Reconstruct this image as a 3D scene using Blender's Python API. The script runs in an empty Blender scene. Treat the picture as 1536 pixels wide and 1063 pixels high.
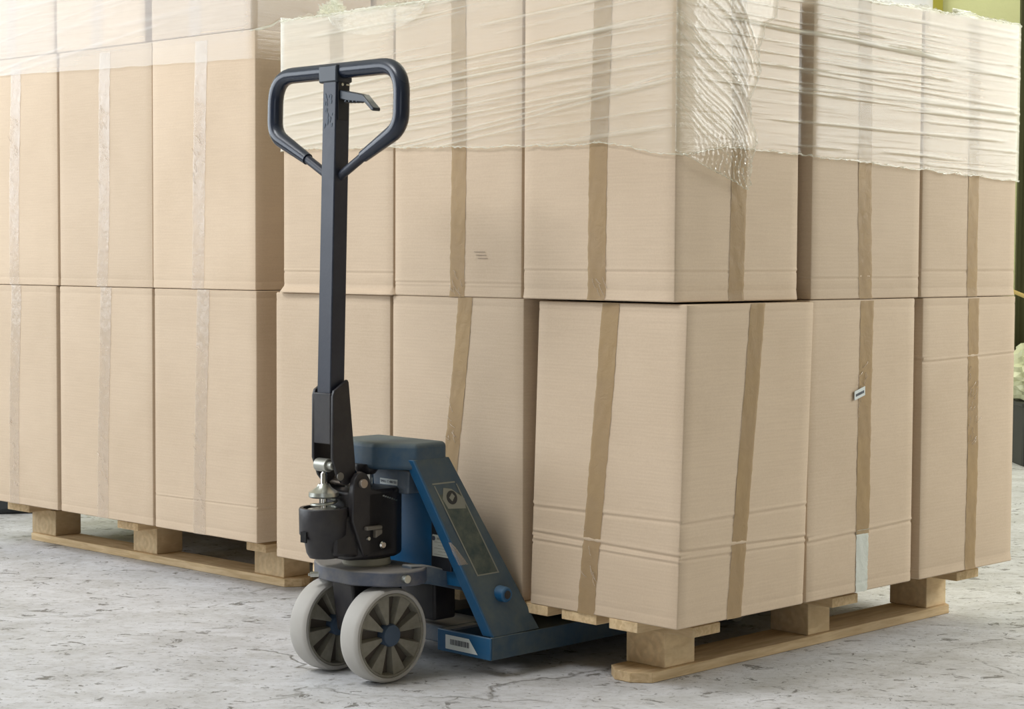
import bpy, bmesh, math, random
from mathutils import Vector, Matrix
PI = math.pi
S = bpy.context.scene
COL = S.collection

# ------------------------------------------------------------------ camera
H_CAM = 0.8885
PITCH, ROLL, FPX = 0.0509, 0.0048, 2857.5
cp, sp = math.cos(PITCH), math.sin(PITCH)
fwd = Vector((0, cp, -sp)); up = Vector((0, sp, cp)); rt = Vector((1, 0, 0))
cr, sr = math.cos(ROLL), math.sin(ROLL)
r2 = cr * rt + sr * up; u2 = -sr * rt + cr * up
cd = bpy.data.cameras.new('camera'); cam = bpy.data.objects.new('camera', cd); COL.objects.link(cam)
cam.matrix_world = Matrix(((r2.x, u2.x, -fwd.x, 0), (r2.y, u2.y, -fwd.y, 0), (r2.z, u2.z, -fwd.z, H_CAM), (0, 0, 0, 1)))
cd.sensor_width = 36; cd.lens = FPX / 1536 * 36; cd.clip_start = .05
S.camera = cam

# ------------------------------------------------------------------ world, lights, exposure
w = bpy.data.worlds.new('world'); S.world = w; w.use_nodes = True
w.node_tree.nodes['Background'].inputs[0].default_value = (.80, .88, 1, 1)
w.node_tree.nodes['Background'].inputs[1].default_value = .3

def area(name, loc, target, sx, sy, power, color):
    l = bpy.data.lights.new(name, 'AREA'); l.shape = 'RECTANGLE'; l.size = sx; l.size_y = sy
    l.energy = power; l.color = color
    o = bpy.data.objects.new(name, l); COL.objects.link(o); o.location = loc
    d = Vector(target) - Vector(loc)
    o.rotation_euler = d.to_track_quat('-Z', 'Y').to_euler()
    return o
area('gate_daylight', (-1.2, -3.85, 1.55), (-1.2, 0, 1.55), 2.6, 2.4, 14, (.96, .98, 1.0))  # ambient fill from an assumed gate opening behind the camera
area('skylight_left', (-2.9, 2.6, 4.45), (-.3, 4.0, .3), 1.7, 1.7, 195, (.97, .98, 1.0))
area('window_daylight', (-4.8, 5.6, 2.0), (0, 5.6, 2.0), 5.6, 2.3, 158, (.88, .94, 1.0))
area('window_daylight_right', (3.75, 4.9, 2.0), (0, 4.9, 1.8), 2.0, 1.9, 92, (.97, .99, .97))  # added fill for the right-hand faces; the wall there has no window
area('skylight_rear', (1.8, 8.0, 4.5), (1.8, 8.6, 0), 3.0, 1.2, 75, (1.0, .99, .85))  # overhead fill added to brighten the back wall, no real rooflight
S.view_settings.view_transform = 'Standard'
S.view_settings.look = 'None'
S.view_settings.gamma = 1
S.view_settings.use_curve_mapping = False
S.view_settings.exposure = 0.17

# ------------------------------------------------------------------ helpers
def tag(o, label=None, cat=None, group=None, kind=None):
    if label: o['label'] = label
    if cat: o['category'] = cat
    if group: o['group'] = group
    if kind: o['kind'] = kind
    return o
def empty(name, loc, rz=0, parent=None):
    o = bpy.data.objects.new(name, None); COL.objects.link(o)
    o.location = loc; o.rotation_euler = (0, 0, rz); o.empty_display_size = .1
    if parent: o.parent = parent
    return o

class MB:
    def __init__(s): s.v = []; s.f = []; s.attr = []
    def add(s, vs, fs):
        n = len(s.v); s.v += [tuple(p) for p in vs]; s.f += [tuple(i + n for i in f) for f in fs]; return s
    def box(s, x0, x1, y0, y1, z0, z1):
        return s.hexa([(x0,y0,z0),(x1,y0,z0),(x1,y1,z0),(x0,y1,z0)], [(x0,y0,z1),(x1,y0,z1),(x1,y1,z1),(x0,y1,z1)])
    def hexa(s, b, t):
        return s.add(list(b) + list(t), [(3,2,1,0),(4,5,6,7),(0,1,5,4),(1,2,6,5),(2,3,7,6),(3,0,4,7)])
    def prism(s, pts, axis, c0, c1):
        """polygon pts in the plane across axis, extruded c0..c1"""
        def P(p, c):
            return (c, p[0], p[1]) if axis == 'x' else (p[0], c, p[1]) if axis == 'y' else (p[0], p[1], c)
        n = len(pts); vs = [P(p, c0) for p in pts] + [P(p, c1) for p in pts]
        fs = [tuple(range(n))[::-1], tuple(range(n, 2*n))] + [(i, (i+1) % n, n + (i+1) % n, n + i) for i in range(n)]
        return s.add(vs, fs)
    def cyl(s, p0, p1, r0, r1=None, seg=20, caps=True):
        r1 = r0 if r1 is None else r1
        p0 = Vector(p0); p1 = Vector(p1); d = (p1 - p0).normalized()
        a = d.orthogonal().normalized(); b = d.cross(a)
        vs = []
        for p, r in ((p0, r0), (p1, r1)):
            for i in range(seg):
                t = 2*PI*i/seg; vs.append(p + (a*math.cos(t) + b*math.sin(t))*r)
        fs = [(i, (i+1) % seg, seg + (i+1) % seg, seg + i) for i in range(seg)]
        if caps: fs += [tuple(range(seg))[::-1], tuple(range(seg, 2*seg))]
        return s.add(vs, fs)
    def lathe(s, prof, c, axis='z', seg=32, closed=False):
        """prof: (radius, height) pairs about an axis through c"""
        vs = []; n = len(prof)
        for i in range(seg):
            t = 2*PI*i/seg
            for r, h in prof:
                x, y, z = r*math.cos(t), r*math.sin(t), h
                if axis == 'z': p = (c[0]+x, c[1]+y, c[2]+z)
                else: p = (c[0]+x, c[1]+z, c[2]+y)
                vs.append(p)
        fs = []
        m = n if closed else n - 1
        for i in range(seg):
            for j in range(m):
                a, b = i*n + j, i*n + (j+1) % n; c2, d = ((i+1) % seg)*n + (j+1) % n, ((i+1) % seg)*n + j
                fs.append((a, d, c2, b))
        if not closed:
            fs.append(tuple(i*n for i in range(seg))); fs.append(tuple(i*n + n - 1 for i in range(seg)))
        return s.add(vs, fs)
    def tube(s, path, r, seg=14, closed=False, caps=True):
        P = [Vector(p) for p in path]; n = len(P); rr = r if isinstance(r, (list, tuple)) else [r]*n
        vs = []; ref = None
        for i in range(n):
            if closed: d = P[(i+1) % n] - P[i-1]
            else: d = P[min(i+1, n-1)] - P[max(i-1, 0)]
            d.normalize()
            if ref is None: ref = d.orthogonal().normalized()
            ref = (ref - d*ref.dot(d)).normalized(); b = d.cross(ref)
            for k in range(seg):
                t = 2*PI*k/seg; vs.append(P[i] + (ref*math.cos(t) + b*math.sin(t))*rr[i])
        fs = []
        for i in range(n if closed else n-1):
            j = (i+1) % n
            for k in range(seg):
                l = (k+1) % seg; fs.append((i*seg+k, i*seg+l, j*seg+l, j*seg+k))
        if not closed and caps: fs += [tuple(range(seg))[::-1], tuple(range((n-1)*seg, n*seg))]
        return s.add(vs, fs)
    def build(s, name, mat, parent=None, bevel=0, smooth=True, attr=None, fix=True, seg=2):
        me = bpy.data.meshes.new(name); me.from_pydata(s.v, [], s.f); me.update()
        if fix:
            bm = bmesh.new(); bm.from_mesh(me); bmesh.ops.recalc_face_normals(bm, faces=bm.faces); bm.to_mesh(me); bm.free()
        if smooth:
            me.polygons.foreach_set('use_smooth', [True]*len(me.polygons)); me.set_sharp_from_angle(angle=math.radians(38))
        if attr is not None:
            a = me.attributes.new('dens', 'FLOAT', 'POINT'); a.data.foreach_set('value', attr)
        me.materials.append(mat)
        o = bpy.data.objects.new(name, me); COL.objects.link(o)
        if parent: o.parent = parent
        if bevel:
            m = o.modifiers.new('bevel', 'BEVEL'); m.width = bevel; m.segments = seg; m.limit_method = 'ANGLE'; m.angle_limit = math.radians(40)
            m.harden_normals = False
        return o
def fillet(pts, r, n=7, closed=False):
    out = []; N = len(pts); P = [Vector(p) for p in pts]
    for i in range(N):
        if not closed and i in (0, N-1): out.append(P[i]); continue
        a = (P[i-1] - P[i]); b = (P[(i+1) % N] - P[i]); la, lb = a.length, b.length; a.normalize(); b.normalize()
        ang = a.angle(b); rr = r[i] if isinstance(r, (list, tuple)) else r
        t = min(rr/math.tan(ang/2), la*.49, lb*.49)
        p0 = P[i] + a*t; p1 = P[i] + b*t
        for k in range(n+1):
            u = k/n; out.append((1-u)**2*p0 + 2*u*(1-u)*P[i] + u*u*p1)
    return out

# ------------------------------------------------------------------ materials
class NT:
    def __init__(s, name):
        m = bpy.data.materials.new(name); m.use_nodes = True; s.m = m; s.t = m.node_tree
        s.b = s.t.nodes['Principled BSDF']; s.out = s.t.nodes['Material Output']
    def n(s, typ, **k):
        o = s.t.nodes.new(typ)
        for a, b in k.items(): setattr(o, a, b)
        return o
    def l(s, a, b): s.t.links.new(a, b)
    def coord(s, scale=(1,1,1), kind='Object', rot=(0,0,0)):
        c = s.n('ShaderNodeTexCoord'); m = s.n('ShaderNodeMapping'); s.l(c.outputs[kind], m.inputs[0])
        m.inputs['Scale'].default_value = scale; m.inputs['Rotation'].default_value = rot; return m.outputs[0]
    def noise(s, vec, scale, detail=4, rough=.55, dist=0):
        x = s.n('ShaderNodeTexNoise'); s.l(vec, x.inputs['Vector']); x.inputs['Scale'].default_value = scale
        x.inputs['Detail'].default_value = detail; x.inputs['Roughness'].default_value = rough; x.inputs['Distortion'].default_value = dist
        return x.outputs[0]
    def ramp(s, fac, stops):
        r = s.n('ShaderNodeValToRGB'); s.l(fac, r.inputs[0]); e = r.color_ramp.elements
        while len(e) < len(stops): e.new(.5)
        for k, (p, c) in enumerate(stops):
            e[k].position = p; e[k].color = (c if len(c) == 4 else (*c, 1)) if hasattr(c, '__len__') else (c, c, c, 1)
        return r.outputs[0]
    def mix(s, fac, a, b, typ='MIX'):
        x = s.n('ShaderNodeMix', data_type='RGBA', blend_type=typ)
        for v, i in ((fac, 0), (a, 6), (b, 7)):
            if hasattr(v, 'is_linked'): s.l(v, x.inputs[i])
            else: x.inputs[i].default_value = v if i == 0 else (*v, 1) if len(v) == 3 else v
        return x.outputs[2]
    def math(s, op, a, b=None, c=None):
        x = s.n('ShaderNodeMath', operation=op)
        for i, v in enumerate((a, b, c)):
            if v is None: continue
            if hasattr(v, 'is_linked'): s.l(v, x.inputs[i])
            else: x.inputs[i].default_value = v
        return x.outputs[0]
    def bump(s, h, dist=.001, strength=1, normal=None):
        x = s.n('ShaderNodeBump'); s.l(h, x.inputs['Height']); x.inputs['Distance'].default_value = dist; x.inputs['Strength'].default_value = strength
        if normal: s.l(normal, x.inputs['Normal'])
        return x.outputs[0]
    def set(s, color=None, rough=None, metal=None, normal=None, spec=None):
        for v, k in ((color, 'Base Color'), (rough, 'Roughness'), (metal, 'Metallic'), (normal, 'Normal'), (spec, 'Specular IOR Level')):
            if v is None: continue
            if hasattr(v, 'is_linked'): s.l(v, s.b.inputs[k])
            else: s.b.inputs[k].default_value = (*v, 1) if hasattr(v, '__len__') else v
        return s.m

def mat_cardboard(name, base, dark):
    t = NT(name); oi = t.n('ShaderNodeObjectInfo'); v = t.coord()
    add = t.n('ShaderNodeVectorMath', operation='ADD'); t.l(v, add.inputs[0])
    sc = t.n('ShaderNodeVectorMath', operation='SCALE'); cmb = t.n('ShaderNodeCombineXYZ')
    for i in range(3): t.l(oi.outputs['Random'], cmb.inputs[i])
    t.l(cmb.outputs[0], sc.inputs[0]); sc.inputs[3].default_value = 40; t.l(sc.outputs[0], add.inputs[1]); vv = add.outputs[0]
    big = t.noise(vv, 3.2, 3)
    col = t.mix(t.ramp(big, [(.35, 0), (.7, 1)]), base, dark)
    mp = t.n('ShaderNodeMapping'); t.l(vv, mp.inputs[0]); mp.inputs['Scale'].default_value = (12, 12, 320)
    fine = t.noise(mp.outputs[0], 1, 2)
    col = t.mix(.07, col, t.ramp(fine, [(.35, (.30, .22, .14)), (.65, (1, .85, .65))]), 'SOFT_LIGHT')
    fib = t.noise(vv, 260, 3)
    col = t.mix(.10, col, t.ramp(fib, [(.3, 0.2), (.7, 0.9)]), 'SOFT_LIGHT')
    val = t.n('ShaderNodeHueSaturation'); t.l(col, val.inputs['Color']); t.l(t.math('MULTIPLY_ADD', oi.outputs['Random'], .12, .94), val.inputs['Value'])
    corr = t.n('ShaderNodeTexWave', wave_type='BANDS', bands_direction='Z'); t.l(v, corr.inputs[0])
    corr.inputs['Scale'].default_value = 42; corr.inputs['Distortion'].default_value = .4; corr.inputs['Detail'].default_value = 1
    nb = t.bump(corr.outputs[1], .0002, .3); nb = t.bump(t.noise(vv, 9, 3), .004, .35, nb)
    return t.set(val.outputs[0], .72, 0, nb, .25)
def mat_tape(name, tint, alpha, rough, spec=.3):
    t = NT(name); v = t.coord()
    n1 = t.noise(v, 38, 5, .65, .6); n2 = t.noise(v, 7, 3)
    nb = t.bump(n1, .004, .5)
    patch = t.ramp(n2, [(.42, alpha), (.62, min(1, alpha + .25))])
    t.set(tint, t.ramp(n1, [(.35, rough), (.7, rough + .18)]), 0, nb, spec)
    t.b.inputs['Coat Weight'].default_value = spec*.3; t.b.inputs['Coat Roughness'].default_value = .12; t.l(nb, t.b.inputs['Coat Normal'])
    t.l(patch, t.b.inputs['Alpha'])
    return t.m
def mat_film(name, tint=(.93, .94, .95)):
    t = NT(name); v = t.coord()
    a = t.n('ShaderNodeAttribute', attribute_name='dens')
    mp = t.n('ShaderNodeMapping'); t.l(v, mp.inputs[0]); mp.inputs['Scale'].default_value = (3, 3, 90)
    st = t.noise(mp.outputs[0], 1, 4, .6, .3)
    nb = t.bump(st, .003, .5)
    tr = t.n('ShaderNodeBsdfTransparent'); tr.inputs[0].default_value = (1, 1, .985, 1)
    df = t.n('ShaderNodeBsdfDiffuse'); df.inputs[0].default_value = (*tint, 1); t.l(nb, df.inputs['Normal'])
    tl = t.n('ShaderNodeBsdfTranslucent'); tl.inputs[0].default_value = (*tint, 1)
    ms = t.n('ShaderNodeMixShader'); ms.inputs[0].default_value = .45; t.l(df.outputs[0], ms.inputs[1]); t.l(tl.outputs[0], ms.inputs[2])
    m1 = t.n('ShaderNodeMixShader')
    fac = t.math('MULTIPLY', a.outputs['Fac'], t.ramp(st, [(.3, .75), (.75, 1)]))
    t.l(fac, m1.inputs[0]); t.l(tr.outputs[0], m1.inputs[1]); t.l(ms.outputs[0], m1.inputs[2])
    gl = t.n('ShaderNodeBsdfGlossy'); gl.inputs['Roughness'].default_value = .2; t.l(nb, gl.inputs['Normal']); gl.inputs[0].default_value = (1, 1, 1, 1)
    # Schlick reflectance from |N.I|, the same for both sides of the thin sheet
    g = t.n('ShaderNodeNewGeometry'); dt = t.n('ShaderNodeVectorMath', operation='DOT_PRODUCT'); t.l(nb, dt.inputs[0]); t.l(g.outputs['Incoming'], dt.inputs[1])
    sch = t.math('MULTIPLY_ADD', t.math('POWER', t.math('SUBTRACT', 1.0, t.math('ABSOLUTE', dt.outputs['Value'])), 5.0), .7, .024)
    m2 = t.n('ShaderNodeMixShader'); t.l(sch, m2.inputs[0]); t.l(m1.outputs[0], m2.inputs[1]); t.l(gl.outputs[0], m2.inputs[2])
    t.t.nodes.remove(t.b); t.l(m2.outputs[0], t.out.inputs[0])
    return t.m
def mat_wood(name, a, b, scale=(1, 1, 1), rings=False):
    t = NT(name); oi = t.n('ShaderNodeObjectInfo'); v = t.coord(scale)
    add = t.n('ShaderNodeVectorMath', operation='ADD'); t.l(v, add.inputs[0])
    cmb = t.n('ShaderNodeCombineXYZ'); r = t.math('MULTIPLY', oi.outputs['Random'], 37)
    for i in range(3): t.l(r, cmb.inputs[i])
    t.l(cmb.outputs[0], add.inputs[1])
    g = t.noise(add.outputs[0], 9, 6, .6, .5); p = t.noise(add.outputs[0], 1.5, 2)
    col = t.mix(t.ramp(g, [(.38, 0), (.62, 1)]), a, b)
    if rings:
        wv = t.n('ShaderNodeTexWave', wave_type='RINGS', rings_direction='X'); t.l(t.coord(), wv.inputs[0])
        wv.inputs['Scale'].default_value = 16; wv.inputs['Distortion'].default_value = 2.2; wv.inputs['Detail'].default_value = 2
        wv.inputs['Detail Scale'].default_value = 3
        col = t.mix(t.math('MULTIPLY', wv.outputs[1], .22), col, tuple(c*.62 for c in b))
    col = t.mix(t.ramp(p, [(.4, 0), (.75, .25)]), col, (.22, .17, .13))
    hs = t.n('ShaderNodeHueSaturation'); t.l(col, hs.inputs['Color']); t.l(t.math('MULTIPLY_ADD', oi.outputs['Random'], .3, .85), hs.inputs['Value'])
    return t.set(hs.outputs[0], .78, 0, t.bump(g, .0015, .6), .2)
def mat_paint(name, base, dust, amount=.5, rough=.35, scale=9, metal=0., z_dust=True):
    t = NT(name); v = t.coord(); n = t.noise(v, scale, 6, .65); n2 = t.noise(v, scale*9, 4, .7)
    g = t.n('ShaderNodeNewGeometry'); sx = t.n('ShaderNodeSeparateXYZ'); t.l(g.outputs['Normal'], sx.inputs[0])
    upw = t.math('MULTIPLY', t.math('MAXIMUM', sx.outputs[2], 0), .75) if z_dust else 0.0
    f = t.math('MULTIPLY', t.ramp(n, [(.36, 0), (.7, 1)]), amount)
    f = t.math('MULTIPLY', f, t.math('MULTIPLY_ADD', n2, .8, .55))
    f = t.math('MINIMUM', t.math('ADD', f, upw), 1.0)
    col = t.mix(f, base, dust)
    scr = t.ramp(t.noise(v, scale*3.3, 8, .8, 1.5), [(.66, 0), (.72, 1)])
    col = t.mix(t.math('MULTIPLY', scr, .25), col, tuple(min(1, c*1.8+.04) for c in base))
    return t.set(col, t.math('MULTIPLY_ADD', f, .45, rough), metal, t.bump(n2, .0006, .4), .5)
def mat_simple(name, c, rough=.5, metal=0., bump=0.):
    t = NT(name); v = t.coord(); n = t.noise(v, 60, 4)
    col = t.mix(t.math('MULTIPLY', n, .25), c, tuple(x*.7 for x in c))
    return t.set(col, rough, metal, t.bump(n, .0008, bump) if bump else None)
def mat_floor():
    t = NT('worn_concrete'); v = t.coord()
    mp = t.n('ShaderNodeMapping'); t.l(v, mp.inputs[0]); mp.inputs['Rotation'].default_value = (0, 0, .35); mp.inputs['Scale'].default_value = (.95, 1.35, 1)
    m = mp.outputs[0]
    big = t.noise(m, .9, 5, .6, .4); mid = t.noise(m, 5, 8, .68, .3); fine = t.noise(m, 38, 8, .75); grit = t.noise(v, 260, 3, .7)
    col = t.mix(t.ramp(big, [(.36, 0), (.64, 1)]), (.60, .605, .625), (.76, .768, .795))
    col = t.mix(t.ramp(mid, [(.36, .7), (.6, 0)]), col, (.46, .455, .44))
    col = t.mix(t.math('MULTIPLY', t.ramp(fine, [(.36, .8), (.5, 0)]), .5), col, (.30, .28, .25))
    pn = t.noise(m, 15, 5, .72, .8); pits = t.ramp(pn, [(.60, 0), (.635, 1)])
    p2 = t.ramp(t.noise(m, 55, 4, .7, .5), [(.62, 0), (.65, .8)]); pits = t.math('MAXIMUM', pits, p2)
    vo = t.n('ShaderNodeTexVoronoi', feature='DISTANCE_TO_EDGE'); vo.inputs['Scale'].default_value = .75
    wob = t.n('ShaderNodeVectorMath', operation='ADD'); nc = t.n('ShaderNodeTexNoise'); t.l(v, nc.inputs[0]); nc.inputs['Scale'].default_value = 3.5; nc.inputs['Detail'].default_value = 6
    scl = t.n('ShaderNodeVectorMath', operation='SCALE'); t.l(nc.outputs[1], scl.inputs[0]); scl.inputs[3].default_value = .42
    t.l(v, wob.inputs[0]); t.l(scl.outputs[0], wob.inputs[1]); t.l(wob.outputs[0], vo.inputs['Vector'])
    crk = t.ramp(vo.outputs['Distance'], [(0, 1), (.006, 0)])
    crk = t.math('MULTIPLY', crk, t.ramp(t.noise(v, 1.6, 3), [(.47, 0), (.56, 1)]))
    dark = t.math('MAXIMUM', pits, crk)
    col = t.mix(t.math('MULTIPLY', dark, .75), col, (.12, .11, .09))
    h = t.math('ADD', t.math('MULTIPLY', mid, .6), t.math('MULTIPLY', fine, .35)); h = t.math('ADD', h, t.math('MULTIPLY', grit, .06)); h = t.math('SUBTRACT', h, t.math('MULTIPLY', dark, .5))
    return t.set(col, .62, 0, t.bump(h, .012, .55), .35)
def mat_wall(name, c, c2):
    t = NT(name); v = t.coord(); n = t.noise(v, 1.3, 5); f = t.noise(v, 45, 4)
    return t.set(t.mix(n, c, c2), .8, 0, t.bump(f, .003, .4))

CARD = mat_cardboard('cardboard', (.60, .475, .350), (.555, .435, .315))
TAPE = mat_tape('brown_tape', (.43, .30, .16), .62, .42, .12)
TAPEC = mat_tape('clear_tape', (.66, .55, .44), .30, .16, .8)
PALETAPE = mat_tape('pale_tape', (.62, .64, .58), .95, .3)
FILM = mat_film('stretch_film', (.93, .935, .84)); FILM2 = mat_film('stretch_film_milky')  # yellowish tint puts the green wall's reflection into the front film's colour
WOOD = mat_wood('pine_lengthwise', (.76, .58, .35), (.60, .43, .24), (1, 9, 9))
WOODC = mat_wood('pine_crosswise', (.74, .57, .35), (.58, .42, .23), (9, 1, 9))
BLOCK = mat_wood('pine_block', (.78, .61, .38), (.66, .49, .29), (2, 5, 5), True)
NAVY = mat_paint('navy_paint', (.012, .016, .032), (.06, .07, .085), .25, .38, 14, 0, False)
BLACK = mat_paint('black_dusty_cast', (.011, .010, .014), (.085, .075, .065), .30, .40, 16, 0, False)
BLUE = mat_paint('blue_paint', (.003, .085, .21), (.08, .14, .20), .35, .30, 10)
DKBLUE = mat_paint('blue_paint_worn', (.012, .055, .115), (.12, .145, .14), .75, .4, 9)
DUSTB = mat_paint('blue_grey_dusty', (.045, .085, .14), (.30, .29, .27), .6, .5, 9)
DUSTP = mat_paint('plate_dusty', (.045, .06, .10), (.20, .185, .165), .75, .45, 15)
GREEN = mat_paint('worn_decal', (.030, .055, .058), (.15, .165, .13), .9, .5, 26, 0, False)
CHROME = mat_simple('chrome', (.75, .74, .72), .18, 1.0)
ZINC = mat_simple('zinc', (.55, .57, .53), .32, 1.0, .3)
TYRE = mat_paint('grey_tyre', (.40, .38, .35), (.50, .49, .46), .6, .55, 6, 0, False)
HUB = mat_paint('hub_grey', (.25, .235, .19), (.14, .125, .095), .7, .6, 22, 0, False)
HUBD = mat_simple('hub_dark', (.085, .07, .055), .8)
CAP = mat_simple('axle_cap', (.045, .075, .125), .45)
WHITE = mat_simple('label_white', (.68, .72, .70), .5)
INK = mat_simple('ink', (.04, .045, .07), .6)
PALE = mat_simple('pale_scratch', (.26, .27, .23), .6)
PLASTIC = mat_simple('black_plastic', (.022, .03, .042), .38)

# ------------------------------------------------------------------ setting
def plane(name, pts, mat, label, cat=None):
    pass
def struct(name, mb, mat, label=None):
    o = mb.build(name, mat, None, 0, False); o['kind'] = 'structure'
    if label: o['label'] = label
    return o
XL, XR, YF, YB, ZC = -5.0, 3.95, -4.0, 9.4, 4.6
struct('floor', MB().box(XL, XR, YF, YB, -.1, 0), mat_floor(), 'worn pitted grey concrete floor')
WALLG = mat_wall('yellow_green_paint', (.78, .79, .42), (.73, .75, .40))
WALLW = mat_wall('pale_plaster', (.50, .47, .39), (.44, .41, .34))
struct('wall_back', MB().box(XL, XR, YB, YB+.2, 0, ZC), WALLG, 'yellow-green painted back wall')
struct('wall_right', MB().box(XR, XR+.2, YF, YB, 0, ZC), WALLW, 'pale side wall')
struct('ceiling', MB().box(XL, XR, YF, YB, ZC, ZC+.2), WALLW, 'pale ceiling')
mw = MB()
wy = [(2.9, 4.6), (4.8, 6.5), (6.7, 8.3)]
mw.box(XL-.2, XL, YF, YB, 0, .85).box(XL-.2, XL, YF, YB, 3.2, ZC)
ys = [YF] + [a for p in wy for a in p] + [YB]
for i in range(0, len(ys), 2): mw.box(XL-.2, XL, ys[i], ys[i+1], .85, 3.2)
struct('wall_left', mw, WALLW, 'pale side wall with windows')
for i, (a, b) in enumerate(wy):
    m = MB().box(XL-.08, XL-.02, a, a+.06, .85, 3.2).box(XL-.08, XL-.02, b-.06, b, .85, 3.2).box(XL-.08, XL-.02, a, b, .85, .91).box(XL-.08, XL-.02, a, b, 3.14, 3.2).box(XL-.07, XL-.03, (a+b)/2-.02, (a+b)/2+.02, .9, 3.15)
    struct('window_%d' % (i+1), m, WALLW, 'pale window frame in the side wall')
struct('wall_front', MB().box(XL, -2.8, YF-.2, YF, 0, ZC).box(.5, XR, YF-.2, YF, 0, ZC).box(-2.8, .5, YF-.2, YF, 3.0, ZC), WALLW, 'pale wall around the open gate')
OLIVE = mat_wall('olive_paint', (.42, .38, .05), (.38, .34, .05))
struct('trim_1', MB().box(2.045, 2.09, YB-.05, YB, 0, ZC), OLIVE, 'narrow dark olive post on the back wall')
struct('wall_panel', MB().box(1.2, 2.045, YB-.03, YB, 0, ZC), mat_wall('white_panel', (.85, .84, .86), (.8, .8, .8)), 'white panel of the back wall beside the post')

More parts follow.
